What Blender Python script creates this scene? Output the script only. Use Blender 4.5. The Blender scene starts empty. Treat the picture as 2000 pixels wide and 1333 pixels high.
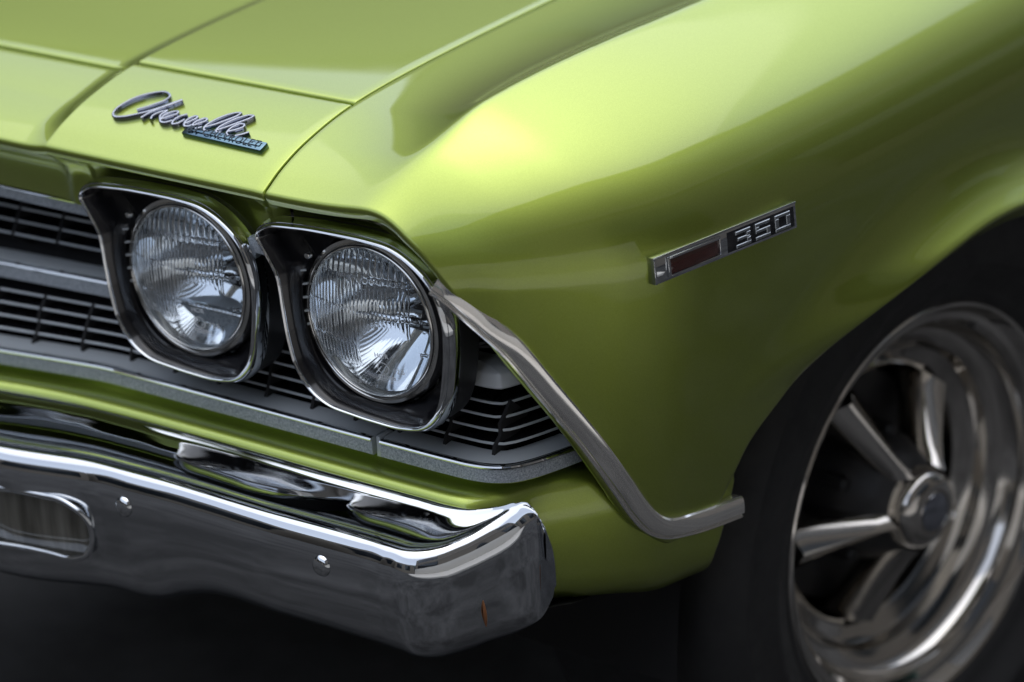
import bpy, bmesh, math, random
import numpy as np
from mathutils import Vector, Matrix
R = math.radians
random.seed(4)

# ------------------------------------------------------------------ camera, sky, sun, exposure
scene = bpy.context.scene
col = scene.collection
F_PX = 6000.0                                   # focal length in pixels of the 2000 px wide photograph
CAM = np.array([2.32099747, -1.8500924, 1.63681694])
RGT = np.array([0.79352908, 0.60658366, -0.04866074])
UPV = np.array([-0.18789032, 0.32028235, 0.92850226])
FWD = np.array([-0.57879947, 0.72765066, -0.36812455])
cam_d = bpy.data.cameras.new("camera")
cam = bpy.data.objects.new("camera", cam_d)
col.objects.link(cam)
mw = Matrix.Identity(4)
for i in range(3):
    mw[i][0] = RGT[i]; mw[i][1] = UPV[i]; mw[i][2] = -FWD[i]; mw[i][3] = CAM[i]
cam.matrix_world = mw
cam_d.sensor_width = 36.0
cam_d.lens = 36.0 * F_PX / 2000.0
cam_d.clip_start = 0.05
cam_d.clip_end = 3000.0
cam_d.dof.use_dof = True
cam_d.dof.focus_distance = 2.62
cam_d.dof.aperture_fstop = 3.2
scene.camera = cam

SUN_DIR = Vector((-0.05, 0.12, 0.99)).normalized()         # towards the sun
world = bpy.data.worlds.new("World")
scene.world = world
world.use_nodes = True
wn = world.node_tree.nodes
sky = wn.new("ShaderNodeTexSky")
sky.sky_type = 'NISHITA'
sky.sun_disc = False
sky.sun_elevation = math.asin(SUN_DIR.z)
sky.sun_rotation = math.atan2(SUN_DIR.x, SUN_DIR.y)
sky.air_density = 1.0
sky.dust_density = 1.0
sky.ozone_density = 1.0
wn["Background"].inputs[1].default_value = 0.15
hs = wn.new("ShaderNodeHueSaturation")                     # thin overcast: the blue is washed out
hs.inputs['Saturation'].default_value = 0.45
world.node_tree.links.new(sky.outputs[0], hs.inputs['Color'])
world.node_tree.links.new(hs.outputs[0], wn["Background"].inputs[0])
sun_d = bpy.data.lights.new("sun", 'SUN')
sun_d.energy = 0.5
sun_d.angle = R(88)
sun_d.color = (1.0, 0.96, 0.88)
sun = bpy.data.objects.new("sun", sun_d)
col.objects.link(sun)
sun.rotation_euler = SUN_DIR.to_track_quat('Z', 'Y').to_euler()
vs = scene.view_settings
vs.view_transform = 'Standard'
vs.look = 'None'
vs.gamma = 1.0
vs.exposure = 1.06
vs.use_curve_mapping = False
scene.cycles.max_bounces = 14
scene.cycles.transmission_bounces = 10
scene.cycles.glossy_bounces = 8

# ------------------------------------------------------------------ helpers
def ray(px, py):
    return RGT * ((px - 1000) / F_PX) + UPV * ((666.5 - py) / F_PX) + FWD
def on(px, py, ax, c):
    """the point where the sight line through a photo pixel meets the plane ax = c"""
    v = ray(px, py); i = 'xyz'.index(ax)
    return CAM + v * ((c - CAM[i]) / v[i])
def hit(px, py, fun, t0=2.0, t1=4.2):
    """first point on a sight line where fun(p) changes sign"""
    v = ray(px, py); ts = np.linspace(t0, t1, 220); a = None
    for t in ts:
        f = fun(CAM + v * t)
        if a is not None and (f > 0) != (a[1] > 0):
            lo, hi, fl = a[0], t, a[1]
            for _ in range(30):
                m = .5 * (lo + hi); fm = fun(CAM + v * m)
                if (fm > 0) == (fl > 0): lo = m
                else: hi = m
            return CAM + v * lo
        a = (t, f)
    raise ValueError((px, py))
def nrm(v):
    v = np.asarray(v, float); return v / max(np.linalg.norm(v), 1e-12)
class Curve1:
    """monotone cubic through (x, y) pairs"""
    def __init__(s, pts):
        p = np.array(sorted(pts), float); s.x, s.y = p[:, 0], p[:, 1]
        h = np.diff(s.x); dl = np.diff(s.y) / h; m = np.zeros(len(s.x))
        for i in range(1, len(h)):
            if dl[i-1] * dl[i] > 0:
                w1, w2 = 2*h[i] + h[i-1], h[i] + 2*h[i-1]
                m[i] = (w1 + w2) / (w1/dl[i-1] + w2/dl[i])
        m[0], m[-1] = dl[0], dl[-1]; s.m = m
    def __call__(s, q):
        q = np.asarray(q, float); qc = np.clip(q, s.x[0], s.x[-1])
        i = np.clip(np.searchsorted(s.x, qc) - 1, 0, len(s.x) - 2)
        h = s.x[i+1] - s.x[i]; t = (qc - s.x[i]) / h
        y = (s.y[i]*(1+2*t)*(1-t)**2 + s.m[i]*h*t*(1-t)**2 + s.y[i+1]*t*t*(3-2*t) + s.m[i+1]*h*t*t*(t-1))
        return y + np.where(q < s.x[0], s.m[0]*(q-s.x[0]), 0) + np.where(q > s.x[-1], s.m[-1]*(q-s.x[-1]), 0)
def crom(P, n, closed=False):
    """centripetal-ish Catmull-Rom resampled evenly to n points"""
    P = np.array(P, float); k = len(P); out = []
    rng = range(k if closed else k - 1)
    for i in rng:
        a = P[(i-1) % k] if closed or i > 0 else 2*P[0]-P[1]
        b = P[i]; c = P[(i+1) % k]
        d = P[(i+2) % k] if closed or i+2 < k else 2*P[-1]-P[-2]
        t01 = np.linalg.norm(b-a)**.5+1e-9; t12 = np.linalg.norm(c-b)**.5+1e-9; t23 = np.linalg.norm(d-c)**.5+1e-9
        m1 = (c-b) + t12*((b-a)/t01-(c-a)/(t01+t12)); m2 = (c-b) + t12*((d-c)/t23-(d-b)/(t12+t23))
        for t in np.linspace(0, 1, 24, endpoint=False):
            out.append((2*t**3-3*t**2+1)*b+(t**3-2*t**2+t)*m1+(-2*t**3+3*t**2)*c+(t**3-t**2)*m2)
    out.append(P[0] if closed else P[-1]); out = np.array(out)
    L = np.r_[0, np.cumsum(np.linalg.norm(np.diff(out, axis=0), axis=1))]
    q = np.linspace(0, L[-1], n, endpoint=not closed)
    return np.stack([np.interp(q, L, out[:, j]) for j in range(out.shape[1])], 1)
def sstep(a, b, x):
    t = np.clip((np.asarray(x, float)-a)/(b-a), 0, 1); return t*t*(3-2*t)

def link(name, me, parent=None, mats=()):
    o = bpy.data.objects.new(name, me); col.objects.link(o)
    for m in mats: me.materials.append(m)
    if parent is not None: o.parent = parent
    return o
def mesh(name, V, Fc, mats, parent=None, smooth=True, mi=None, sharp=None):
    me = bpy.data.meshes.new(name)
    me.from_pydata([tuple(map(float, v)) for v in V], [], [tuple(map(int, f)) for f in Fc])
    if not isinstance(mats, (list, tuple)): mats = [mats]
    if smooth:
        me.polygons.foreach_set('use_smooth', [True]*len(me.polygons))
    if mi is not None: me.polygons.foreach_set('material_index', mi)
    me.update()
    if smooth and sharp: me.set_sharp_from_angle(angle=R(sharp))
    return link(name, me, parent, mats)
def gfaces(n, m, cu=False, cv=False, flip=False, base=0):
    f = []
    for i in range(n if cu else n-1):
        for j in range(m if cv else m-1):
            a, b = i*m+j, ((i+1) % n)*m+j
            c, d = ((i+1) % n)*m+(j+1) % m, i*m+(j+1) % m
            q = (a, b, c, d) if not flip else (d, c, b, a)
            f.append(tuple(base+k for k in q))
    return f
def grid(name, P, mat, parent=None, cu=False, cv=False, flip=False, sharp=None, caps=False, mi=None):
    P = np.asarray(P, float); n, m = P.shape[:2]
    f = gfaces(n, m, cu, cv, flip)
    if caps:
        f.append(tuple(range(m))[::-1] if not flip else tuple(range(m)))
        k = (n-1)*m; f.append(tuple(range(k, k+m)) if not flip else tuple(range(k, k+m))[::-1])
    return mesh(name, P.reshape(-1, 3), f, mat, parent, True, mi, sharp)
def normals(P, ref):
    du = np.gradient(P, axis=0); dv = np.gradient(P, axis=1)
    n = np.cross(du, dv); n /= np.maximum(np.linalg.norm(n, axis=2, keepdims=True), 1e-12)
    s = np.sign(np.einsum('ijk,ijk->ij', n, P-np.array(ref)).mean())
    return n*s
def hem(P, axis, end, r, L, ref, k=4):
    """roll the panel edge over and return it into the body"""
    if axis == 1: return hem(P.transpose(1, 0, 2), 0, end, r, L, ref, k).transpose(1, 0, 2)
    n = normals(P, ref)
    e, e2 = (P[0], P[1]) if end == 0 else (P[-1], P[-2])
    ne = n[0] if end == 0 else n[-1]
    o = e-e2; o -= ne*np.einsum('ij,ij->i', o, ne)[:, None]; o /= np.maximum(np.linalg.norm(o, axis=1, keepdims=True), 1e-9)
    rows = []
    for a in np.linspace(0, math.pi/2, k+1)[1:]:
        rows.append(e+o*r*math.sin(a)-ne*r*(1-math.cos(a)))
    rows.append(rows[-1]-ne*L)
    rows = np.array(rows)
    return np.concatenate([rows[::-1], P]) if end == 0 else np.concatenate([P, rows])
def sweep(name, path, prof, mat, parent, up=None, ups=None, closed=False, caps=True, sharp=35, mi=None, ends=None):
    """sweep a closed profile (a sideways, b along the up vector) along a path"""
    path = np.array(path, float); n = len(path); rings = []
    for i in range(n):
        a = path[(i-1) % n] if closed or i else path[0]
        b = path[(i+1) % n] if closed or i < n-1 else path[-1]
        t = nrm(b-a); u = np.array(ups[i] if ups is not None else up, float)
        u = nrm(u-t*(u@t)); s = np.cross(t, u)
        sc = 1.0 if ends is None else ends[i]
        rings.append([path[i]+s*p[0]*sc+u*p[1]*(1 if ends is None else max(sc, .35)) for p in prof])
    P = np.array(rings); m = len(prof)
    f = gfaces(n, m, closed, True)
    if caps and not closed:
        f.append(tuple(range(m))[::-1]); f.append(tuple(range((n-1)*m, n*m)))
    return mesh(name, P.reshape(-1, 3), f, mat, parent, True, mi, sharp)
def lathe(name, prof, mat, parent, seg=96, sharp=40, close=False, mi=None):
    """profile (r, a) turned round the local Y axis"""
    th = np.linspace(0, 2*math.pi, seg, endpoint=False)
    P = np.array([[(r*math.cos(t), a, r*math.sin(t)) for r, a in prof] for t in th])
    return grid(name, P, mat, parent, cu=True, cv=close, flip=False, sharp=sharp, mi=mi)
def box(name, c, ax, ay, az, h, mat, parent, bev=.001, seg=2):
    """bevelled box, axes given as unit vectors, h = half sizes"""
    bm = bmesh.new(); bmesh.ops.create_cube(bm, size=2)
    for v in bm.verts:
        q = np.array(c)+np.array(ax)*v.co.x*h[0]+np.array(ay)*v.co.y*h[1]+np.array(az)*v.co.z*h[2]
        v.co = q
    bmesh.ops.recalc_face_normals(bm, faces=bm.faces)
    if bev: bmesh.ops.bevel(bm, geom=bm.edges[:], offset=bev, segments=seg, affect='EDGES', profile=.5)
    me = bpy.data.meshes.new(name); bm.to_mesh(me); bm.free()
    me.polygons.foreach_set('use_smooth', [True]*len(me.polygons)); me.set_sharp_from_angle(angle=R(35))
    return link(name, me, parent, [mat])
def text_mesh(body, size, extrude=.0004, spacing=1.0, shear=0.0):
    cu = bpy.data.curves.new('t', 'FONT'); cu.body = body; cu.size = size; cu.extrude = extrude
    cu.align_x = 'CENTER'; cu.align_y = 'CENTER'; cu.space_character = spacing; cu.shear = shear; cu.resolution_u = 3
    o = bpy.data.objects.new('t', cu); col.objects.link(o)
    dg = bpy.context.evaluated_depsgraph_get()
    me = bpy.data.meshes.new_from_object(o.evaluated_get(dg))
    bpy.data.objects.remove(o); bpy.data.curves.remove(cu)
    return me

# ------------------------------------------------------------------ materials
def mat(name, **k):
    m = bpy.data.materials.new(name); m.use_nodes = True
    b = m.node_tree.nodes["Principled BSDF"]
    for a, v in k.items():
        key = a.replace('_', ' ')
        key = {'Base': 'Base Color', 'Coat': 'Coat Weight', 'Transmission': 'Transmission Weight', 'Specular': 'Specular IOR Level'}.get(key, key)
        if isinstance(v, tuple): v = (*v, 1.0)
        b.inputs[key].default_value = v
    return m, b, m.node_tree.nodes, m.node_tree.links
def noise(nt, ln, scale, detail=4, rough=.5, coord='Object', vec=None):
    tc = nt.new("ShaderNodeTexCoord"); n = nt.new("ShaderNodeTexNoise")
    n.inputs['Scale'].default_value = scale; n.inputs['Detail'].default_value = detail; n.inputs['Roughness'].default_value = rough
    if vec is not None:
        mp = nt.new("ShaderNodeMapping"); mp.inputs['Scale'].default_value = vec
        ln.new(tc.outputs[coord], mp.inputs[0]); ln.new(mp.outputs[0], n.inputs['Vector'])
    else: ln.new(tc.outputs[coord], n.inputs['Vector'])
    return n
def ramp(nt, ln, src, p0, c0, p1, c1):
    r = nt.new("ShaderNodeValToRGB"); e = r.color_ramp.elements
    e[0].position, e[1].position = p0, p1
    e[0].color = (*c0, 1) if isinstance(c0, tuple) else (c0, c0, c0, 1)
    e[1].color = (*c1, 1) if isinstance(c1, tuple) else (c1, c1, c1, 1)
    ln.new(src, r.inputs[0]); return r
def bump(nt, ln, src, b, strength, dist, sock='Normal'):
    n = nt.new("ShaderNodeBump"); n.inputs['Strength'].default_value = strength; n.inputs['Distance'].default_value = dist
    ln.new(src, n.inputs['Height']); ln.new(n.outputs[0], b.inputs[sock]); return n

def make_paint():
    m, b, nt, ln = mat("green_metallic_paint", Metallic=1.0, Roughness=.40, Coat=1.0, Coat_Roughness=.025, Coat_IOR=1.6)
    fl = noise(nt, ln, 1500, 2, .6)
    r = ramp(nt, ln, fl.outputs['Fac'], .3, (.345, .435, .068), .7, (.445, .545, .098))
    ln.new(r.outputs[0], b.inputs['Base Color'])
    d = noise(nt, ln, 26, 6, .7); rc = ramp(nt, ln, d.outputs['Fac'], .45, .018, .75, .075); ln.new(rc.outputs[0], b.inputs['Coat Roughness'])
    w = noise(nt, ln, 2.2, 2, .5)                       # faint waviness of real sheet metal
    bump(nt, ln, w.outputs['Fac'], b, .06, .01, 'Coat Normal')
    return m
PAINT = make_paint()
def make_chrome(name, base, rough, smudge=.05):
    m, b, nt, ln = mat(name, Base=base, Metallic=1.0, Roughness=rough)
    n = noise(nt, ln, 9, 6, .65)
    r = ramp(nt, ln, n.outputs['Fac'], .42, rough, .75, rough+smudge)
    ln.new(r.outputs[0], b.inputs['Roughness'])
    return m
CHROME = make_chrome("chrome", (.66, .68, .70), .02, .05)
CHROME_OLD = make_chrome("worn_chrome", (.55, .56, .58), .05, .14)
BRIGHT = make_chrome("bright_trim", (.72, .72, .70), .12, .08)
ALU = make_chrome("polished_aluminium", (.86, .84, .80), .07, .08)
ALU.node_tree.nodes["Principled BSDF"].inputs["Metallic"].default_value = .86
WHEELCHROME = make_chrome("dull_wheel_chrome", (.60, .575, .54), .07, .12)
def make_argent():
    m, b, nt, ln = mat("argent_silver_paint", Base=(.33, .37, .40), Metallic=.25, Roughness=.42)
    v = noise(nt, ln, 700, 3, .7)
    r = ramp(nt, ln, v.outputs['Fac'], .35, (.22, .26, .30), .68, (.62, .66, .70)); ln.new(r.outputs[0], b.inputs['Base Color'])
    bump(nt, ln, v.outputs['Fac'], b, .35, .001)
    return m
ARGENT = make_argent()
SILVER = mat("satin_silver_paint", Base=(.55, .59, .62), Metallic=.30, Roughness=.38)[0]
PALE = mat("pale_silver_paint", Base=(.74, .77, .79), Metallic=.1, Roughness=.35)[0]
def make_black(name, base, rough, coat=0.0):
    m, b, nt, ln = mat(name, Base=base, Roughness=rough, Coat=coat, Coat_Roughness=.08)
    n = noise(nt, ln, 420, 3, .6); r = ramp(nt, ln, n.outputs['Fac'], .72, base, .80, tuple(min(1, c*5+.03) for c in base))
    ln.new(r.outputs[0], b.inputs['Base Color'])
    return m
BLACK = make_black("satin_black_paint", (.008, .008, .010), .20, .4)
DARKGREY = make_black("charcoal_plastic", (.022, .022, .024), .45)
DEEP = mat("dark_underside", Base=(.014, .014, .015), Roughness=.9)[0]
def make_rubber():
    m, b, nt, ln = mat("tyre_rubber", Base=(.020, .020, .021), Roughness=.72)
    n = noise(nt, ln, 30, 4, .6); r = ramp(nt, ln, n.outputs['Fac'], .4, .62, .7, .82); ln.new(r.outputs[0], b.inputs['Roughness'])
    return m
RUBBER = make_rubber()
GLASS = mat("headlamp_glass", Base=(.95, .98, 1.0), Roughness=.0, Transmission=1.0, IOR=1.5)[0]
AMBERGLASS, _b, _nt, _ln = mat("smoked_lens", Base=(.045, .038, .028), Roughness=.10, Coat=1.0)
_n = noise(_nt, _ln, 60, 3, .6, vec=(1, 1, .08)); _r = ramp(_nt, _ln, _n.outputs['Fac'], .4, (.06, .055, .042), .75, (.20, .19, .16)); _ln.new(_r.outputs[0], _b.inputs['Base Color'])
REFLECT = make_chrome("lamp_reflector", (.80, .83, .86), .03, .02)
REDLENS = mat("dark_red_marker_lens", Base=(.055, .012, .008), Roughness=.12, Coat=1.0)[0]
LETTER = mat("moulded_glass_lettering", Base=(.85, .88, .9), Roughness=.3)[0]
PLATE = make_chrome("blue_toned_plate", (.16, .25, .31), .10, .05)
ENGRAVE = mat("engraved_lettering", Base=(.02, .035, .05), Roughness=.4, Metallic=.5)[0]
ORANGE = mat("orange_brown", Base=(.28, .11, .04), Roughness=.8)[0]
NUMERAL = mat("dull_numeral_metal", Base=(.50, .54, .58), Metallic=1.0, Roughness=.26)[0]
SCRIPT = make_chrome("script_chrome", (.40, .42, .48), .06, .05)
BADGEBLACK = mat("badge_black", Base=(.012, .013, .016), Roughness=.25)[0]
def make_asphalt():
    m, b, nt, ln = mat("asphalt", Base=(.045, .045, .047), Roughness=.85)
    n = noise(nt, ln, 220, 5, .7); r = ramp(nt, ln, n.outputs['Fac'], .35, (.030, .030, .031), .7, (.066, .066, .066))
    big = noise(nt, ln, 2.3, 5, .65); r2 = ramp(nt, ln, big.outputs['Fac'], .38, .35, .66, 1.5)
    mx = nt.new("ShaderNodeMix"); mx.data_type = 'RGBA'; mx.blend_type = 'MULTIPLY'; mx.inputs[0].default_value = 1.0
    ln.new(r.outputs[0], mx.inputs[6]); ln.new(r2.outputs[0], mx.inputs[7]); ln.new(mx.outputs[2], b.inputs['Base Color'])
    bump(nt, ln, n.outputs['Fac'], b, .5, .01)
    return m
ASPHALT = make_asphalt()

# ------------------------------------------------------------------ the setting
ground = mesh("ground", [(-400, -400, 0), (400, -400, 0), (400, 400, 0), (-400, 400, 0)], [(0, 1, 2, 3)], ASPHALT, smooth=False)
ground['kind'] = 'structure'

BOUNCE = mat("pale_bounce_surface", Base=(.62, .59, .54), Roughness=.85)[0]  # pale colour of two pieces added to brighten the moulding's reflection
bounce_slab = box("bounce_slab", (4.1, -4.2, .065), (1, 0, 0), (0, 1, 0), (0, 0, 1), (1.49, 4.8, .065), BOUNCE, None, .02)  # unseen pale slab, added only where the fender moulding mirrors it
bounce_slab['kind'] = 'structure'
STONE = mat("weathered_facade", Base=(.20, .175, .145), Roughness=.85)[0]
DARKWIN = mat("window_glass", Base=(.02, .025, .03), Roughness=.08)[0]
TEAL = mat("teal_awning", Base=(.05, .30, .27), Roughness=.7)[0]
CREAM = mat("pale_stone", Base=(.34, .30, .26), Roughness=.8)[0]
def facade(name, label, o, ax, nrm_, w, h, bays, floors, depth=6.0):
    """a street front mirrored in the bodywork: o = ground corner, ax = along the front, nrm_ = towards the car"""
    o = np.array(o, float); ax = np.array(ax, float); n = np.array(nrm_, float); z = np.array([0, 0, 1.0])
    root = box(name, o+ax*w/2+z*h/2-n*depth/2, ax, n, z, (w/2, depth/2, h/2), STONE, None, 0)
    root['label'] = label; root['category'] = 'building'
    bw = w/bays; fh = h/floors
    for f in range(floors):
        box("string_course", o+ax*w/2+z*(fh*(f+1)-.12)+n*.06, ax, n, z, (w/2, .06, .12), CREAM, root, 0)
        for b in range(bays):
            c = o+ax*bw*(b+.5)+z*(fh*(f+.5))
            box("window", c+n*.02, ax, n, z, (bw*.30, .03, fh*.30), DARKWIN, root, 0)
            if f == 0 and b % 3 == 2: box("awning", c+n*.45+z*fh*.30, ax, nrm(n-z*.5), nrm(z+n*.5), (bw*.40, .5, .04), TEAL, root, 0)
    return root
right_b = facade("street_building", "long weathered street building facing the driver side of the car", (5.6, -9.0, 0), (0, 1, 0), (-1, 0, 0), 34, 9.5, 5, 2)
bounce_strip = box("bounce_strip", (5.52, -4.2, .95), (1, 0, 0), (0, 1, 0), (0, 0, 1), (.075, 4.8, .82), BOUNCE, right_b, .01)  # unseen pale strip added along the wall base to lighten the moulding
facade("street_building", "low weathered street building across the road in front of the car", (-10, -17, 0), (1, 0, 0), (0, 1, 0), 26, 8.0, 3, 1)
facade("street_building", "long weathered street building on the far side of the car", (-12.0, -30, 0), (0, 1, 0), (1, 0, 0), 86, 9.0, 8, 1)

# ------------------------------------------------------------------ the car
car = bpy.data.objects.new("classic_car", None); col.objects.link(car)
car['label'] = "lime green metallic classic coupe with chrome bumper and twin round headlamps"
car['category'] = "car"

# --- body lines (metres; x across to the car's left, y towards the rear, z up)
zs = Curve1([(-.06, .790), (-.037, .8045), (-.015, .8180), (.02, .8325), (.083, .848), (.162, .857), (.377, .870), (.8, .887), (1.4, .902)])
xp = Curve1([(-.06, .738), (-.045, .742), (.023, .760), (.09, .768), (.25, .785), (.375, .792), (.8, .80), (1.4, .806)])
zp = Curve1([(-.06, .799), (-.045, .807), (.023, .8505), (.09, .8755), (.25, .8905), (.375, .8935), (.8, .907), (1.4, .917)])
wd = Curve1([(-.06, .776), (-.047, .788), (-.035, .801), (0, .846), (.04, .884), (.08, .911), (.15, .935), (.27, .950), (.56, .958), (1.4, .966)])
zm = Curve1([(-.06, .752), (0, .745), (.1, .742), (.3, .738), (1.4, .735)])
yd = Curve1([(.455, .175), (.466, .152), (.478, .131), (.488, .119), (.50, .104), (.53, .082), (.605, .040), (.69, -.004), (.745, -.026), (.775, -.034), (.795, -.037), (.84, -.037)])
X_SEAM = .6205
ARCH = [(.184, .474), (.197, .494), (.210, .516), (.228, .544), (.279, .579), (.348, .618), (.456, .652), (.563, .664)]
ARCH += [(1.126-a, b) for a, b in ARCH[-2::-1]]
arch_path = crom([(a, b) for a, b in ARCH], 500)
def zbot(y):
    y = np.asarray(y, float)
    return np.where((y > arch_path[0, 0]) & (y < arch_path[-1, 0]), np.interp(y, arch_path[:, 0], arch_path[:, 1]), .474)
def arch_dist(y, z):
    q = np.stack([np.ravel(y), np.ravel(z)], 1); d = np.full(len(q), 9.0)
    near = np.where((q[:, 1] < .76))[0]
    for k in range(0, len(near), 4000):
        i = near[k:k+4000]; best = np.full(len(i), 9.0)
        for a, b in zip(arch_path[:-1:4], arch_path[4::4]):
            e = b-a; t = np.clip(((q[i]-a)@e)/(e@e), 0, 1); best = np.minimum(best, np.hypot(*(q[i]-a-t[:, None]*e).T))
        d[i] = best
    return d.reshape(np.shape(y))
def tuck(y, z):
    return .016*np.clip((zm(y)-z)/.2, 0, 2)**2
def flare(y, z):
    if np.size(y) == 1 and (float(np.ravel(y)[0]) < .135 or float(np.ravel(z)[0]) > .715): return np.zeros(np.shape(y))
    d = arch_dist(y, z)
    return .038*np.clip(1-d/.075, 0, 1)**2.3*sstep(.575, .660, z)
def z_top(x, y):
    """hood and header skin"""
    a = .0098*sstep(-.065, .03, y)
    t = np.clip((.356-np.abs(x))/.034, 0, 1)
    crown = .010*np.clip(1-(np.abs(x)/.33)**2, 0, 1)*sstep(.0, .5, y)
    return zs(y)-a*(1-(1-t)**2.2)+crown
N_IN, N_OUT = 34, 96
def section(y):
    """fender cross-section at station y: points from the hood seam over the peak to the lower edge"""
    y = float(y)
    S = np.array([X_SEAM+.0015, zs(y)]); P = np.array([xp(y), zp(y)]); W = float(wd(y)); zmid = float(zm(y)); zb = float(zbot(y))
    h = P[1]-S[1]; w = P[0]-S[0]
    u = np.linspace(0, 1, 60)
    inner = np.stack([S[0]+w*u, S[1]+h*u**2.6], 1)
    hw = W-P[0]; hz = P[1]-zmid
    c = [P, P+np.array([.36*hw, -.13*hz]), np.array([W, zmid+.55*hz]), np.array([W, zmid])]
    t = np.linspace(0, 1, 90)[:, None]
    outer = (1-t)**3*c[0]+3*t*(1-t)**2*c[1]+3*t*t*(1-t)*c[2]+t**3*c[3]
    zl = np.linspace(zmid, .40, 80)[1:]
    low = np.stack([W-tuck(y, zl), zl], 1)
    full = np.concatenate([inner, outer[1:]])
    L = np.r_[0, np.cumsum(np.linalg.norm(np.diff(full, axis=0), axis=1))]; h = L[-1]/240
    q = np.linspace(0, L[-1], 241)
    u = np.stack([np.interp(q, L, full[:, 0]), np.interp(q, L, full[:, 1])], 1)
    sig = (.0045+.0085*float(sstep(.07, -.03, y)))/h           # the peak is crisp, softer towards the nose
    K = int(3*sig)+1; ker = np.exp(-.5*(np.arange(-K, K+1)/sig)**2); ker /= ker.sum()
    pad = np.concatenate([2*u[0]-u[K:0:-1], u, 2*u[-1]-u[-2:-K-2:-1]])
    sm = np.stack([np.convolve(pad[:, 0], ker, 'valid'), np.convolve(pad[:, 1], ker, 'valid')], 1)
    ip = int(np.argmin(np.abs(q-L[59])))
    return np.concatenate([sm, low]), ip, zb
def section_rows(y):
    pts, ip, zb = section(y)
    a = pts[:ip+1]; b = pts[ip:]
    j = int(np.argmax(b[:, 1] < zb))
    t = (b[j-1, 1]-zb)/(b[j-1, 1]-b[j, 1]+1e-12)
    b = np.concatenate([b[:j], [b[j-1]*(1-t)+b[j]*t]])
    def res(p, n, pw=1.0):
        L = np.r_[0, np.cumsum(np.linalg.norm(np.diff(p, axis=0), axis=1))]
        q = np.linspace(0, 1, n)**pw*L[-1]
        return np.stack([np.interp(q, L, p[:, 0]), np.interp(q, L, p[:, 1])], 1)
    return np.concatenate([res(a, N_IN), res(b, N_OUT, 1.25)[1:]])
YG = np.unique(np.r_[np.linspace(-.06, .4, 140), np.linspace(.4, 1.35, 90)])
SEC = np.array([section_rows(y) for y in YG])                 # station x row x (x, z)
def sec_at(y, row):
    """x, z of a section row at station(s) y"""
    return np.stack([np.interp(y, YG, SEC[:, row, 0]), np.interp(y, YG, SEC[:, row, 1])], -1)
def x_side(y, z):
    """outer skin of the fender"""
    pts, ip, _ = section(y); b = pts[ip:]
    o = np.argsort(b[:, 1])
    return float(np.interp(z, b[o, 1], b[o, 0])+flare(np.array([y]), np.array([z]))[0])
CENTRE = (0.3, .6, .3)

def build_fender():
    nr = SEC.shape[1]; nt = 250; g = np.linspace(0, 1, nt)**1.5
    P = np.zeros((nt, nr, 3))
    for r in range(nr):
        y0 = -.047
        for _ in range(60):
            y0 = .5*y0+.5*float(yd(sec_at(y0, r)[1]))
        ys = y0+(1.33-y0)*g
        q = sec_at(ys, r)
        P[:, r, 0] = q[:, 0]; P[:, r, 1] = ys; P[:, r, 2] = q[:, 1]
    out = P[:, N_IN+8:, :]
    fl = flare(out[..., 1], out[..., 2]); fl *= np.clip((.80-out[..., 2])/.05, 0, 1)
    P[:, N_IN+8:, 0] += fl
    P = hem(P, 0, 0, .005, .006, CENTRE)
    P = hem(P, 1, 0, .0018, .014, CENTRE)
    P = hem(P, 1, 1, .004, .020, CENTRE)
    return grid("front_fender", P, PAINT, car)
fender = build_fender()

def build_hood():
    xs = np.unique(np.r_[np.linspace(-.617, -.38, 10), np.linspace(-.38, -.30, 24), np.linspace(-.30, .30, 24), np.linspace(.30, .38, 60), np.linspace(.38, .617, 24)])
    ys = np.unique(np.r_[np.linspace(.0912, .2, 14), np.linspace(.2, 1.33, 50)])
    X, Y = np.meshgrid(xs, ys, indexing='ij')
    P = np.stack([X, Y, z_top(X, Y)], 2)
    P = hem(P, 1, 0, .0036, .022, CENTRE); P = hem(P, 0, 1, .0016, .014, CENTRE)
    hood = grid("hood", P, PAINT, car)
    ys = np.unique(np.r_[np.linspace(-.0370, .03, 26), np.linspace(.03, .0815, 12)])
    X, Y = np.meshgrid(xs, ys, indexing='ij')
    P = np.stack([X, Y, z_top(X, Y)], 2)
    P = hem(P, 1, 0, .005, .003, CENTRE); P = hem(P, 1, 1, .0022, .022, CENTRE); P = hem(P, 0, 1, .0016, .014, CENTRE)
    hd = grid("header_panel", P, PAINT, car)
    # recessed face under the brow, ending on the tops of the lamp bezels, with the fold that runs down from the hood crease
    bx_, bz_ = [.5983, .6083, .6474, .6854, .7226, .7469, .7676, .7856, .7953, .806], [.7575, .7663, .7723, .7740, .7740, .7715, .7629, .7487, .7333, .712]
    def z_end(x):
        a = np.where((x > .596) & (x < .806), np.interp(x, bx_, bz_), .742)
        b = np.where((x > .384) & (x < .590), np.interp(x, np.array(bx_)-.2135, bz_), .742)
        return np.maximum(a, b)-.001
    def brow(xs, ztop, ys, parent):
        rows = []; ze = z_end(xs)
        for t, yy in zip((0, .12, .30, .5, .75, 1.0), ys):
            f = .006*np.exp(-((xs-.362)/.010)**2)*(t > 0)
            rows.append(np.stack([xs, yy-f, ztop*(1-t)+ze*t], 1))
        return grid("brow_face", np.array(rows), PAINT, parent)
    xs = np.unique(np.r_[np.linspace(-.617, .30, 30), np.linspace(.30, .62, 160)])
    brow(xs, np.full_like(xs, .7960), (-.037, -.026, -.014, -.0085, -.0075, -.0070), hd)
    xs2 = np.linspace(.6225, .798, 70)
    brow(xs2, .7945-.75*np.clip(xs2-.738, 0, 1)**1.15, (-.033, -.024, -.012, -.0075, -.0065, -.0060), fender)
    return hood, hd
hood, header = build_hood()

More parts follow.
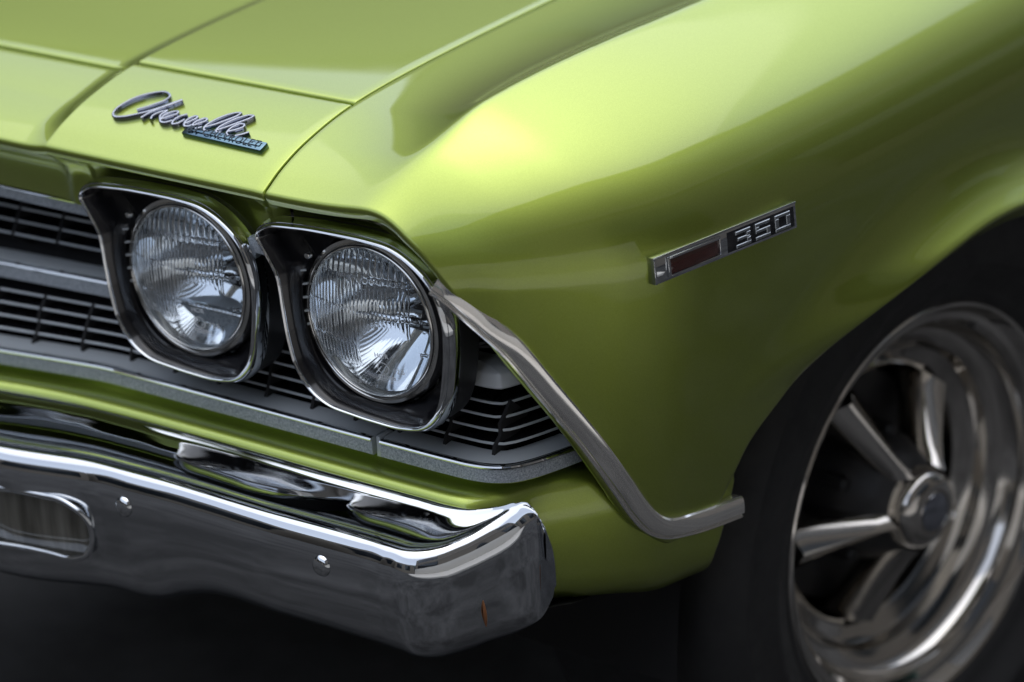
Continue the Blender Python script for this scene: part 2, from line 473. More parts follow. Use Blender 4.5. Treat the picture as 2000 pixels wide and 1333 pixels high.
# --- lower valance: swept round the corner below the grille
def vpath(n=220):
    p = [(-.62, -.014), (-.38, -.006), (-.2, -.030), (0, -.055), (.2, -.030), (.32, -.010), (.40, -.004), (.5, -.002), (.65, -.001), (.76, 0), (.80, .002),
         (.826, .010), (.846, .026), (.866, .050), (.884, .082), (.898, .12), (.906, .16), (.912, .20), (.915, .226)]
    return crom(p, n)
def build_valance():
    p = vpath(260); t = np.gradient(p, axis=0); t /= np.linalg.norm(t, axis=1, keepdims=True)
    n = np.stack([t[:, 1], -t[:, 0]], 1)
    front = [(-.02, .580), (-.004, .570), (.000, .564), (.004, .5608), (.010, .5598), (.017, .5598), (.024, .5593), (.0295, .5573), (.0330, .5535), (.0345, .548), (.035, .53), (.036, .48), (.03, .44), (.02, .42)]
    side = [(-.04, .5615), (-.024, .5610), (-.012, .5600), (-.003, .5570), (.003, .5510), (.007, .540), (.010, .524), (.0112, .505), (.0112, .488), (.0104, .472), (.0085, .457), (.004, .445), (-.004, .437), (-.014, .434)]
    k = sstep(.800, .862, p[:, 0])
    P = np.zeros((len(p), len(front), 3))
    for j in range(len(front)):
        a = front[j][0]*(1-k)+(side[j][0]-.013)*k; z = front[j][1]*(1-k)+side[j][1]*k
        if j > 7: z = z+(.010*sstep(.08, .0, p[:, 1])-.020*sstep(.06, .16, p[:, 1])*(j-7)/6)*k
        P[:, j, 0] = p[:, 0]+n[:, 0]*a; P[:, j, 1] = p[:, 1]+n[:, 1]*a; P[:, j, 2] = z
    # round the rear lower corner where it meets the wheel opening
    Q = np.array([crom(r, 60) for r in P])
    Q[-1, :, 1] += 0
    yl = Q[..., 1]; zl = Q[..., 2]
    cut = np.clip((yl-.14)/.085, 0, 1)**2*.050
    low = np.clip((.50-zl)/.06, 0, 1)
    Q[..., 1] -= low*cut*.55
    Q = hem(Q, 0, 1, .003, .02, CENTRE)
    return grid("lower_valance", Q, PAINT, car)
valance = build_valance()

# --- fender edge moulding
def sidefun(p):
    if p[1] < -.058: return p[0]-.80-max(0, (-.058-p[1]))
    return p[0]-x_side(p[1], max(p[2], .41))
def mould():
    px = [(852, 552), (880, 571), (940, 622), (1000, 676), (1070, 760), (1150, 858), (1180, 898), (1215, 947), (1246, 992), (1270, 1017), (1300, 1028), (1345, 1020), (1395, 1004), (1442, 986)]
    xf = {0: .795, 1: .806, 2: .8265}
    pts = [on(a, b, 'x', xf[i]) if i in xf else hit(a, b, sidefun) for i, (a, b) in enumerate(px)]
    path = crom(pts, 150)
    ups = []
    for p in path:
        y, z = p[1], p[2]; e = .004
        g = np.array([1.0, -(x_side(y+e, z)-x_side(y-e, z))/(2*e), -(x_side(y, z+e)-x_side(y, z-e))/(2*e)])
        ups.append(nrm(g))
    ups = np.array(ups); k0 = sstep(.02, -.03, path[:, 1])[:, None]; k1 = sstep(.13, .16, path[:, 1])[:, None]
    ups = ups*(1-k0)+np.array([.80, -.58, .15])*k0; ups = ups*(1-k1)+np.array([.98, -.10, .12])*k1; path = path+np.array([.0015, 0, 0])*sstep(.0, .05, path[:, 1])[:, None]
    ker = np.ones(15)/15
    for j in range(3):
        ups[:, j] = np.convolve(np.pad(ups[:, j], 7, 'edge'), ker, 'valid')
    prof = [(-.0118, -.006), (-.0118, .0018), (-.0108, .0030), (-.0094, .0028), (-.0086, .0018), (-.0078, .0034), (-.0066, .0050), (-.0040, .0055), (.001, .0057), (.005, .0053), (.0076, .0044), (.0090, .0026), (.0092, -.006)]
    return sweep("fender_moulding", path, [(-a, b) for a, b in prof][::-1], ALU, car, ups=ups, sharp=30)
moulding = mould()

# --- engine badge with marker lens on the fender side
def side_frame(px):
    c = np.array([hit(a, b, sidefun) for a, b in px]); o = c.mean(0)
    ax = nrm((c[1]+c[2])/2-(c[0]+c[3])/2)
    y, z = o[1], o[2]; e = .01
    n = nrm([1.0, -(x_side(y+e, z)-x_side(y-e, z))/(2*e), -(x_side(y, z+e)-x_side(y, z-e))/(2*e)])
    n = nrm(n-ax*(n@ax)); up = np.cross(n, ax)
    if up[2] < 0: up = -up
    w = np.linalg.norm((c[1]+c[2])/2-(c[0]+c[3])/2); h = np.linalg.norm((c[0]+c[1])/2-(c[2]+c[3])/2)
    return o, ax, up, n, w, h
def build_badge():
    o, ax, up, n, w, h = side_frame([(1263, 500), (1541, 392), (1543, 441), (1266, 558)])
    def pt(u, v, d): return o+ax*u*w+up*v*h+n*(d+.0036)
    root = box("engine_badge", pt(0, 0, -.0006), ax, up, n, (w/2, h/2, .0049), CHROME, car, .0007)
    root['label'] = "chrome fender badge reading 350 with dark red marker lens"
    def strip(name, u0, u1, v0, v1, d0, d1, m, bev=.0005):
        return box(name, pt((u0+u1)/2, (v0+v1)/2, (d0+d1)/2), ax, up, n, ((u1-u0)/2*w, (v1-v0)/2*h, (d1-d0)/2), m, root, bev)
    # raised surround of the marker lens
    strip("lens_frame", -.40, -.055, .26, .36, .003, .0072, CHROME); strip("lens_frame", -.40, -.055, -.38, -.30, .003, .0062, CHROME)
    strip("lens_frame", -.415, -.398, -.38, .36, .003, .0068, CHROME); strip("lens_frame", -.057, -.045, -.38, .36, .003, .0062, CHROME)
    strip("marker_lens", -.398, -.057, -.30, .26, .003, .0052, REDLENS)
    strip("badge_field", .005, .482, -.40, .34, .003, .0047, BADGEBLACK, .0003)
    strip("badge_edge", -.5, .5, .42, .5, .003, .0052, CHROME); strip("badge_edge", -.5, -.485, -.48, .42, .003, .0052, CHROME)
    # numerals built of square strokes
    def stroke(name, segs, u0, uw):
        V, Fc = [], []
        for (a0, b0, a1, b1) in segs:
            for d, s in ((.0046, 0.0), (.0060, .0), (.0066, .0006)):
                for (a, b, sa, sb) in ((a0, b0, 1, 1), (a1, b0, -1, 1), (a1, b1, -1, -1), (a0, b1, 1, -1)):
                    V.append(pt(u0+a*uw, b, d)+ax*s*sa+up*s*sb)
            k = len(V)-12
            for q in range(2):
                for i in range(4):
                    Fc.append((k+q*4+i, k+q*4+(i+1) % 4, k+q*4+4+(i+1) % 4, k+q*4+4+i))
            Fc.append((k+8, k+9, k+10, k+11))
        return mesh(name, V, Fc, NUMERAL, root, smooth=False)
    T = .26
    top, bot, mid = .28, -.34, -.03
    th = .13
    stroke("numeral", [(0, top-th, 1, top), (.12, mid-th/2, .74, mid+th/2), (0, bot, 1, bot+th), (1-T, bot+th, 1, mid-th/2+.03), (1-T, mid+th/2-.03, 1, top-th), (.74, mid-th/2+.03, .95, mid+th/2-.03)], .055, .105)
    stroke("numeral", [(0, top-th, 1, top), (0, mid-th/2, 1-T, mid+th/2), (0, bot, 1, bot+th), (1-T, bot+th, 1, mid+th/2), (0, mid+th/2, T, top-th)], .195, .105)
    stroke("numeral", [(0, top-th, 1, top), (0, bot, 1, bot+th), (0, bot+th, T, top-th), (1-T, bot+th, 1, top-th)], .335, .11)
    return root
badge = build_badge()

# --- script emblem on the header panel
def headfun(p): return p[2]-float(z_top(p[0], p[1]))
def build_emblem():
    S = 2000/360.0
    def px(a, b, lift=0.0): 
        p = hit(190+a/S, 150+b/S, lambda q: headfun(q)-lift); return p
    e = .004
    def nn(p): return nrm([-(float(z_top(p[0]+e, p[1]))-float(z_top(p[0]-e, p[1])))/(2*e), -(float(zs(p[1]+e))-float(zs(p[1]-e)))/(2*e), 1])
    # name plate
    c = np.array([px(930, 648), px(1785, 843), px(1862, 755), px(1005, 560)]); o = c.mean(0)
    ax = nrm(c[1]+c[2]-c[0]-c[3]); n = nn(o); n = nrm(n-ax*(n@ax)); up = np.cross(n, ax)
    w = np.linalg.norm(c[1]-c[0]+c[2]-c[3])/2; h = np.linalg.norm(c[3]-c[0]+c[2]-c[1])/2
    root = box("script_emblem", o+n*.0018, ax, up, n, (w/2, h/2, .0026), PLATE, car, .0012)
    root['label'] = "chrome script badge with small name plate on the header panel"
    box("plate_face", o+n*.0048, ax, up, n, (w/2-.004, h/2-.004, .0008), PLATE, root, .0004)
    me = text_mesh("BY CHEVROLET", .0112, .0003, 1.12)
    me.transform(Matrix([[ax[0], up[0], n[0], o[0]+n[0]*.0056], [ax[1], up[1], n[1], o[1]+n[1]*.0056], [ax[2], up[2], n[2], o[2]+n[2]*.0056], [0, 0, 0, 1]]))
    link("plate_lettering", me, root, [ENGRAVE])
    strokes = [
        [(440, 352), (520, 330), (640, 292), (740, 255), (793, 215), (785, 180), (735, 160), (660, 165), (540, 187), (420, 225), (300, 285), (215, 345), (183, 395), (205, 425), (300, 425), (430, 402), (560, 372), (700, 330), (820, 285), (930, 247)],
        [(935, 250), (830, 290), (700, 335), (570, 390), (485, 440)],
        [(590, 455), (615, 415), (690, 380), (770, 365), (700, 410), (690, 470)],
        [(700, 455), (790, 425), (880, 395), (880, 372), (800, 385), (725, 425), (695, 475), (740, 490), (830, 470)],
        [(990, 402), (910, 425), (850, 460), (825, 505), (880, 500), (960, 460)],
        [(960, 500), (1030, 475), (1095, 440), (1080, 424), (1015, 445), (965, 485), (955, 525), (1000, 530), (1060, 510)],
        [(1050, 525), (1120, 500), (1195, 470), (1190, 448), (1120, 465), (1060, 500), (1035, 545), (1080, 555), (1150, 540)],
        [(1165, 545), (1280, 515), (1420, 465), (1540, 415), (1565, 390), (1500, 392), (1380, 425), (1260, 480), (1180, 535), (1170, 570), (1230, 580)],
        [(1290, 580), (1400, 545), (1540, 495), (1660, 450), (1705, 425), (1660, 415), (1540, 445), (1410, 500), (1325, 550), (1300, 590), (1360, 600)],
        [(1425, 590), (1510, 570), (1595, 540), (1600, 512), (1540, 515), (1460, 555), (1415, 605), (1440, 635), (1540, 630), (1660, 595)],
    ]
    prof = [(-.0015, -.002), (-.0014, .0036), (-.0009, .0046), (0, .0049), (.0009, .0046), (.0014, .0036), (.0015, -.002)]
    for s in strokes:
        pts = np.array([px(a, b, .004) for a, b in s])
        pts[:, 2] -= .004
        path = crom(pts, 14*len(s))
        sweep("script_stroke", path, prof, SCRIPT, root, ups=[nn(p) for p in path], sharp=40)
    return root
emblem = build_emblem()

# --- headlamps
LAMP_Z, LAMP_R = .69, .0665
def lens_mesh():
    nx, nz = 240, 72; r = LAMP_R
    xs = np.linspace(-r, r, nx); zz = np.linspace(-r, r, nz)
    X = np.zeros((nx, nz)); Z = np.zeros((nx, nz))
    for i in range(nx):
        hgt = math.sqrt(max(r*r-xs[i]**2, 1e-8))
        X[i] = xs[i]; Z[i] = np.linspace(-hgt, hgt, nz)
    rr = np.hypot(X, Z)/r
    yo = -.006-.011*(1-rr**2)
    p = .0043
    fl = .0006*np.abs(np.cos(math.pi*X/p))
    zone = sstep(-.040, -.034, Z)*sstep(1.0, .93, rr)
    big = sstep(.034, .038, Z)
    fl2 = .0010*np.abs(np.cos(math.pi*X/(p*1.6)))
    fl = (fl*(1-big)+fl2*big)*zone
    band = .0007*(np.abs(((Z+.004) % .030)-.015) < .0011)*zone
    # plain round window low on the outer side
    win = sstep(.030, .034, np.hypot(X-.022, Z+.028))
    yi = yo+.0042-fl*win*(X < .046)+band*win
    yi = np.maximum(yi, yo+.0012)
    A = np.stack([X, yo, Z], 2); B = np.stack([X, yi, Z], 2)
    V = np.concatenate([A.reshape(-1, 3), B.reshape(-1, 3)]); k = nx*nz
    f = gfaces(nx, nz, flip=False)+gfaces(nx, nz, flip=True, base=k)
    for i in range(nx-1):
        for j in (0, nz-1):
            a, b = i*nz+j, (i+1)*nz+j
            f.append((a, a+k, b+k, b) if j == 0 else (b, b+k, a+k, a))
    for i in (0, nx-1):
        for j in range(nz-1):
            a, b = i*nz+j, i*nz+j+1
            f.append((b, b+k, a+k, a) if i == 0 else (a, a+k, b+k, b))
    return V, f
LV, LF = lens_mesh()
def build_lamp(cx):
    prof = [(.0668, .004)]+[(r, .004+.058*(1-(r/.0668)**1.9)) for r in np.linspace(.064, .010, 26)]+[(.002, .062)]
    body = lathe("headlamp", prof, REFLECT, car, 96)
    body.location = (cx, 0, LAMP_Z)
    lens = mesh("headlamp_lens", LV, LF, GLASS, body, True, None, 30)
    ring = lathe("retaining_ring", [(.0655, .006), (.0657, -.004), (.0672, -.0068), (.0690, -.0062), (.0700, -.0040), (.0712, -.0052), (.0740, -.0046), (.0758, -.0010), (.0762, .006), (.0762, .03)], BRIGHT, body, 128, 50)
    # bulb shield and stem
    lathe("bulb_shield", [(.0002, .018), (.0050, .0185), (.0085, .0205), (.0095, .024), (.0095, .034), (.0065, .042), (.0055, .058)], REFLECT, body, 40, 50)
    for txt, sz, x, z in (("HC/R", .0062, .018, -.0245), ("12.5", .0066, .0335, -.0375), ("0220942", .0052, .020, -.0455), ("JUTE", .0040, -.010, -.0560)):
        me = text_mesh(txt, sz, .00015)
        for v in me.vertices:
            xx, z2 = x+v.co.x, z+v.co.y; q = min(1, (xx*xx+z2*z2)/LAMP_R**2)
            v.co = (xx, -.0064-.011*(1-q)-v.co.z, z2)
        link("lens_lettering", me, body, [LETTER])
    th = np.linspace(0, 2*math.pi, 40, endpoint=False); rows = []
    for dr in (.0052, .0060):
        rows.append([(.018+dr*math.cos(t), -.0065-.011*(1-((.018+dr*math.cos(t))**2+(-.0365+dr*math.sin(t))**2)/LAMP_R**2), -.0365+dr*math.sin(t)) for t in th])
    grid("lens_mark", np.array(rows), LETTER, body, cv=True)
    return body
lamp_out = build_lamp(.70)
lamp_out['label'] = "outer round headlamp nearest the fender edge"
lamp_in = build_lamp(.4865)
lamp_in['label'] = "inner round headlamp beside the grille"

BEZ = [(.5983, .7575), (.6083, .7663), (.6474, .7723), (.6854, .7740), (.7226, .7740), (.7469, .7715), (.7676, .7629), (.7856, .7487), (.7953, .7333), (.8001, .7165), (.8006, .6942), (.7977, .6697), (.7927, .6459), (.7843, .6286), (.7700, .6161),
       (.7460, .6107), (.7176, .6106), (.6948, .6118), (.6660, .6152), (.6465, .6254), (.6324, .6441), (.6255, .6690), (.6218, .6968), (.6181, .7245), (.6071, .7436)]
def build_bezel(cx):
    ol = crom(BEZ, 160, True)-np.array([.70, LAMP_Z])
    t = np.roll(ol, -1, 0)-np.roll(ol, 1, 0); t /= np.linalg.norm(t, axis=1, keepdims=True)
    nv = np.stack([t[:, 1], -t[:, 0]], 1)
    if (nv*ol).sum() < 0: nv = -nv
    def loop(off, y, lean=True):
        q = ol+nv*off
        yy = np.full(len(q), y)
        return np.stack([q[:, 0], yy, q[:, 1]], 1)
    ang = np.arctan2(ol[:, 1], ol[:, 0])
    ring = np.stack([.0775*np.cos(ang), np.full(len(ang), .010), .0775*np.sin(ang)], 1)
    loops = [loop(-.001, -.0285), loop(-.004, -.0245), loop(-.007, -.012), loop(-.010, -.001), loop(-.014, .005)]
    for k in (.33, .66, 1.0):
        q = loops[4]*(1-k)+ring*k; q[:, 1] = .005+.003*math.sin(k*1.57); loops.append(q)
    # keep the bowl outside the lamp ring
    for q in loops[3:7]:
        rr = np.hypot(q[:, 0], q[:, 2]); s = np.maximum(1, .0775/np.maximum(rr, 1e-6)); q[:, 0] *= s; q[:, 2] *= s
    bez = grid("headlamp_bezel", np.array(loops), BLACK, car, cv=True, sharp=50)
    bez.location = (cx, 0, LAMP_Z)
    rim = [loop(-.0012, -.0275), loop(-.0010, -.0300), loop(.0002, -.0312), loop(.0016, -.0305), loop(.0028, -.0278), loop(.0032, -.0265), loop(.0038, -.0270), loop(.0054, -.0225), loop(.0064, -.0165), loop(.0060, -.0150)]
    grid("bezel_rim", np.array(rim), BRIGHT if False else CHROME, bez, cv=True, sharp=45)
    wall = [loop(.0062, -.0158), loop(.0048, -.0140), loop(.0044, -.008), loop(.0038, .002), loop(.0030, .014)]
    grid("bezel_wall", np.array(wall), DARKGREY, bez, cv=True, sharp=45)
    # slots cut in the back panel beside the lamp
    for k in range(5):
        z = .034-.0125*k
        box("vent_bar", (-.0738, -.0065, z), nrm((1, .9, 0)), nrm((-.9, 1, 0)), (0, 0, 1), (.0042, .0016, .0008), SILVER, bez, .0003, 1)
    sc = lathe("bezel_screw", [(.0001, -.0015), (.0022, -.0013), (.0032, 0), (.0032, .003)], BRIGHT, bez, 16)
    sc.location = (-.060, -.0130, .052)
    return bez
bez_out = build_bezel(.70); bez_in = build_bezel(.4865)

# --- grille
def gplan(n):
    p = [(-.62, 0), (-.40, 0), (0, 0), (.40, 0), (.6, 0), (.72, 0), (.78, .0005), (.806, .002), (.824, .007), (.838, .017), (.847, .032), (.854, .052), (.860, .075), (.866, .105), (.872, .14), (.876, .165)]
    return crom(p, n)
def vee(x, z):
    k = np.interp(z, [.58, .65, .735], [1.0, .5, 0.0])
    return -k*.175*(np.sqrt(np.maximum(.385-np.abs(x), 0)**2+.0004)-.02)
def gpath(z, setback, n=150, x0=-.60, y1=.13):
    p = gplan(900); t = np.gradient(p, axis=0); t /= np.linalg.norm(t, axis=1, keepdims=True)
    nn = np.stack([-t[:, 1], t[:, 0]], 1)
    q = p+nn*(setback+np.clip(z-.58, 0, 1)*.42)
    y = q[:, 1]-.011+vee(q[:, 0], z)
    P = np.stack([q[:, 0], y, np.full(len(y), z)], 1)
    P = P[(P[:, 0] > x0) & (P[:, 1] < y1)]
    L = np.r_[0, np.cumsum(np.linalg.norm(np.diff(P, axis=0), axis=1))]
    s = np.linspace(0, L[-1], n)
    return np.stack([np.interp(s, L, P[:, j]) for j in range(3)], 1)
def pathup(P):
    t = np.gradient(P, axis=0); t[:, 2] = 0; t /= np.linalg.norm(t, axis=1, keepdims=True)
    return np.stack([t[:, 1], -t[:, 0], np.zeros(len(P))], 1)      # outward normals
def build_grille():
    zz = np.linspace(.565, .76, 12)
    back = np.array([gpath(z, .055, 160) for z in zz])
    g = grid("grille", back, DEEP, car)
    g['label'] = "black slatted grille with silver edged bars and chrome cross trims"
    def bar(name, z, setback, h, depth, x0=-.6, y1=.13, face=SILVER, body=BLACK, n=150):
        P = gpath(z, setback, n, x0, y1); ups = pathup(P)
        prof = [(-h/2, -depth), (-h/2*1.0, -.0008), (-h/2+.0006, 0), (h/2-.0006, 0), (h/2, -.0008), (h/2, -depth)]
        m = len(prof); mi = []
        for i in range(n-1): mi += [1, 0, 0, 0, 1, 1]
        mi += [1, 1]
        return sweep(name, P, prof, [face, body], g, ups=ups, sharp=30, mi=mi)
    up_z = [.7045, .6935, .6825, .6715]
    lo_z = [.6245, .6140, .6035, .5930, .5825]
    for z in up_z+lo_z:
        bar("grille_bar", z, .018, .0026, .030)
    for z in (.7155,): bar("grille_bar", z, .020, .0024, .028)
    # vertical ribs standing between the bar segments
    for x in [-.2, -.14, -.08, -.02, .04, .10, .16, .219, .275, .331, .388, .444, .5, .556, .61, .662, .713, .764, .813]:
        for za, zb_ in ((.669, .718), (.583, .6270)):
            zs_ = np.linspace(za, zb_, 6); P = []
            for z in zs_:
                q = gpath(z, .0172, 400); i = int(np.argmin(np.abs(q[:, 0]-x))) if x < .8 else int(np.argmin(np.hypot(q[:, 0]-x, 0)))
                P.append(q[i])
            ups = [(0, -1, 0)]*6
            sweep("grille_rib", P, [(-.0016, -.03), (-.0016, 0), (.0016, 0), (.0016, -.03)], DEEP, g, ups=ups)
    # cross trims: a sloping argent shelf and a bright edged face
    def trim(name, z0, z1, setb, shelf, x0, x1=None, y1=.14, face=ARGENT, edge=CHROME, n=220, cutx=None):
        zc = (z0+z1)/2; P = gpath(zc, setb, n*3, x0, y1)
        if cutx: P = P[P[:, 0] < cutx]
        L = np.r_[0, np.cumsum(np.linalg.norm(np.diff(P, axis=0), axis=1))]; s = np.linspace(0, L[-1], n)
        P = np.stack([np.interp(s, L, P[:, j]) for j in range(3)], 1)
        ups = pathup(P); H = (z1-z0)/2
        prof = [(-H, -.02), (-H, -.0010), (-H+.0010, 0), (H-.0034, 0), (H-.0030, .0014), (H-.0016, .0020), (H-.0004, .0012), (H, -.0010)]
        for (a, b) in shelf: prof.append((H+a, -b))
        prof.append((H, -.03))
        m = len(prof); names = [2, 1, 0, 1, 1, 1, 1, 1]+[2]*(m-8)
        mi = []
        for i in range(n-1): mi += names
        mi += [2, 2]
        # sideways axis of the sweep must point up
        return sweep(name, P, [(-a, b) for a, b in prof][::-1], [face, edge, SILVER], g, ups=ups, sharp=25,
                     mi=None if False else sum([[names[(m-2-k) % m] for k in range(m)] for i in range(n-1)], [])+[2, 2])
    trim("upper_trim", .7235, .7375, -.050, [(0, .012)], -.6, cutx=.385)
    trim("middle_trim", .6365, .6535, .006, [(.0, .0045), (.0006, .0075), (.0020, .024)], -.6, cutx=.56)
    trim("lower_trim", .5665, .5835, .000, [(.0, .0045), (.0006, .009), (.0016, .028)], -.6, cutx=.6985)
    t2 = trim("lower_trim", .5665, .5835, .000, [(.0, .0045), (.0006, .009), (.0016, .028)], .7065, y1=.074)
    # plain silver section of the middle trim between and beside the lamps
    def plain(x0, x1, y1):
        P = gpath(.647, .006, 400, x0, y1); P = P[P[:, 0] < x1]
        prof = [(-.0085, -.03), (-.0085, -.002), (-.0065, 0), (.004, -.0010), (.0065, -.003), (.0100, -.0155), (.0105, -.03)]
        n = len(P); sc = np.ones(n)
        return sweep("middle_trim", P, [(-a, b) for a, b in prof][::-1], PALE, g, ups=pathup(P), sharp=40)
    plain(.575, .65, .2); plain(.765, .99, .066)
    # short silver piece between the lamp bezels, below the brow
    box("upper_trim", (.5895, -.010, .7435), nrm((1, .0, -.10)), (0, 1, 0), nrm((.10, 0, 1)), (.0105, .010, .0070), ARGENT, g, .0012)
    # joint cover between the two lower trims
    box("trim_joint", (.7025, .000, .5755), (1, 0, 0), (0, 1, 0), (0, 0, 1), (.0022, .009, .0095), SILVER, g, .0006)
    return g
grille = build_grille()

# --- bumper
def build_bumper():
    # stations round the bumper: back edge, ridge, and the plan offset direction
    # (xr, yr, zr) ridge ; (xb, yb, zb) back edge ; zlow ; name
    def rz(px, py, z): return tuple(on(px, py, 'z', z))
    ZR, ZB = .538, .553
    st = [((-.62, -.100, ZR), (-.62, -.036, ZB), .395), ((-.38, -.104, ZR), (-.38, -.040, ZB), .390), ((-.15, -.132, ZR), (-.15, -.070, ZB), .390), ((0, -.143, ZR), (0, -.080, ZB), .390), ((.15, -.132, ZR), (.15, -.070, ZB), .390)]
    for (a, b, zl) in [((0, 870), (0, 757), .392), ((175, 898), (175, 790), .398), ((262, 920), (262, 812), .400), ((330, 938), (330, 831), .415), ((400, 959), (400, 850), .426), ((525, 997), (510, 882), .428), ((640, 1028), (620, 914), .428), ((720, 1050), (740, 946), .427), ((765, 1064), (820, 967), .427)]:
        st.append((rz(*a, ZR), rz(*b, ZB), zl))
    st += [(rz(800, 1073, .5380), rz(880, 984, .5530), .426), (rz(850, 1068, .5390), rz(925, 992, .5540), .425), (rz(905, 1047, .5430), rz(960, 990, .5560), .425), (rz(960, 1018, .5500), rz(988, 986, .5590), .427), (rz(1000, 995, .5580), rz(1006, 982, .5625), .430),
           (rz(1030, 988, .5620), rz(1026, 980, .5640), .438), (rz(1052, 1010, .5560), rz(1046, 1000, .5600), .452), (rz(1066, 1044, .5440), rz(1061, 1034, .5490), .472)]
    rid = np.array([s[0] for s in st]); bk = np.array([s[1] for s in st]); low = np.array([s[2] for s in st])
    t = np.gradient(rid[:, :2], axis=0); t /= np.linalg.norm(t, axis=1, keepdims=True)
    out = np.stack([t[:, 1], -t[:, 0]], 1)
    out[-5:] = out[-5:]*.25+np.array([1, -.10])*.75; out /= np.linalg.norm(out, axis=1, keepdims=True)
    secs = []
    for i in range(len(st)):
        r, b, zl, o = rid[i], bk[i], low[i], out[i]
        def off(d, z): return np.array([r[0]+o[0]*d, r[1]+o[1]*d, z])
        dep = np.linalg.norm((r-b)[:2]); sh = min(1, dep/.05)
        zr = r[2]; H = zr-zl
        inn = nrm((b-r)*np.array([1, 1, 0])); 
        sec = [b+np.array([0, 0, -.030]), b+np.array([0, 0, -.006]), b+np.array([0, 0, -.0012])-inn*.001, b-inn*.004*sh,
               b*.78+r*.22+np.array([0, 0, -.0022*sh]), b*.50+r*.50+np.array([0, 0, -.0052*sh]), b*.24+r*.76+np.array([0, 0, -.0044*sh]), b*.09+r*.91+np.array([0, 0, -.0012*sh]),
               r.copy(), off(.0065, zr-.0028), off(.0110, zr-.0085), off(.0140, zr-.019), off(.0150, zr-.034), off(.0145, zr-.30*H-.02), off(.0120, zr-.62*H), off(.0070, zr-.78*H), off(-.0020, zr-.90*H), off(-.016, zr-.97*H), off(-.034, zl), off(-.05, zl+.006)]
        secs.append(sec)
    S = np.array(secs)                                    # station x profile
    A = np.array([crom(S[:, j], 760) for j in range(S.shape[1])]).transpose(1, 0, 2)
    P = np.array([crom(A[i], 150) for i in range(len(A))])
    # opening for the turn signal
    hx0, hx1, hz0, hz1, hr = .14, .446, .4420, .5020, .026
    X, Z, Yv = P[..., 0], P[..., 2], P[..., 1]
    def sd(x, z):
        cx, cz = (hx0+hx1)/2, (hz0+hz1)/2
        qx = np.abs(x-cx)-((hx1-hx0)/2-hr); qz = np.abs(z-cz)-((hz1-hz0)/2-hr)
        return np.hypot(np.maximum(qx, 0), np.maximum(qz, 0))+np.minimum(np.maximum(qx, qz), 0)-hr
    n, m = P.shape[:2]
    V = P.reshape(-1, 3).copy(); F = gfaces(n, m)
    d = sd(V[:, 0], V[:, 2]); face_zone = (V[:, 1] < -.085)
    keep = []
    for f in F:
        k = list(f)
        if d[k].mean() < 0 and face_zone[k].all(): continue
        keep.append(f)
    # snap the rim of the opening to its outline
    cnt = {}
    for f in keep:
        for a, b in zip(f, f[1:]+f[:1]):
            e = (min(a, b), max(a, b)); cnt[e] = cnt.get(e, 0)+1
    rim = [e for e, c in cnt.items() if c == 1 and abs(d[e[0]]) < .02 and abs(d[e[1]]) < .02 and face_zone[e[0]] and V[e[0], 2] < .52 and V[e[0], 2] > .425]
    rv = sorted({v for e in rim for v in e})
    for _ in range(3):
        for v in rv:
            x, z = V[v, 0], V[v, 2]; e = 1e-4
            g = np.array([sd(x+e, z)-sd(x-e, z), sd(x, z+e)-sd(x, z-e)])/(2*e); g = g/max(np.linalg.norm(g), 1e-6)
            dd = sd(x, z); V[v, 0] -= g[0]*dd; V[v, 2] -= g[1]*dd
    V = V.tolist(); idx = {}
    for v in rv:
        x, y, z = V[v]; idx[v] = (len(V), len(V)+1)
        V.append([x, y+.004, z]); V.append([x, y+.04, z])
    for a, b in rim:
        keep.append((a, b, idx[b][0], idx[a][0])); keep.append((idx[a][0], idx[b][0], idx[b][1], idx[a][1]))
    bp = mesh("bumper", V, keep, CHROME_B, car)
    bm = bmesh.new(); bm.from_mesh(bp.data); bmesh.ops.recalc_face_normals(bm, faces=bm.faces); bm.to_mesh(bp.data); bm.free(); bp.data.set_sharp_from_angle(angle=R(38))
    bp['label'] = "chrome front bumper wrapping round the corner"
    for px, py in ((243, 992), (627, 1105)):
        # bolt heads sit on the bumper face
        best = None
        v = ray(px, py)
        for q in P[:, 64:130].reshape(-1, 3):
            w = q-CAM; tt = w@v/(v@v); e = np.linalg.norm(w-v*tt)
            if best is None or e < best[0]: best = (e, q)
        b = lathe("bumper_bolt", [(.0002, -.0040), (.005, -.0037), (.0080, -.0026), (.0096, -.0004), (.0100, .003)], CHROME, bp, 32, 60)
        b.location = best[1]; 
    def near(px, py):
        v = ray(px, py); w = P[:, 64:144].reshape(-1, 3)-CAM; tt = w@v/(v@v)
        return CAM+w[int(np.argmin(np.linalg.norm(w-v*tt[:, None], axis=1)))]
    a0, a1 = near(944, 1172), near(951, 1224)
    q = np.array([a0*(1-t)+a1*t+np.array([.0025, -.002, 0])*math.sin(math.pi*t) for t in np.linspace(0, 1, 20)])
    sweep("orange_streak", q, [(-.0016, -.001), (-.0010, .0005), (.0010, .0005), (.0016, -.001)], ORANGE, bp, up=(.8, -.6, 0), sharp=60, ends=[.25+.75*math.sin(math.pi*min(1, (i+1)/21.0)) for i in range(20)])  # thin orange-brown strip laid on the bumper corner
    # turn signal: lens, housing, chrome lip
    xs = np.linspace(hx0+.002, hx1-.002, 60); rows = []
    for k, z in enumerate(np.linspace(hz0-.004, hz1+.004, 14)):
        yy = np.interp(xs, rid[:, 0], rid[:, 1])+.0025-.0045*math.cos((k/13-.5)*2.6)
        yy = yy+.006*sstep(.425, .446, xs)
        rows.append(np.stack([xs, yy, np.full_like(xs, z)], 1))
    tl = grid("turn_signal", np.array(rows), AMBERGLASS, bp)
    ol = []
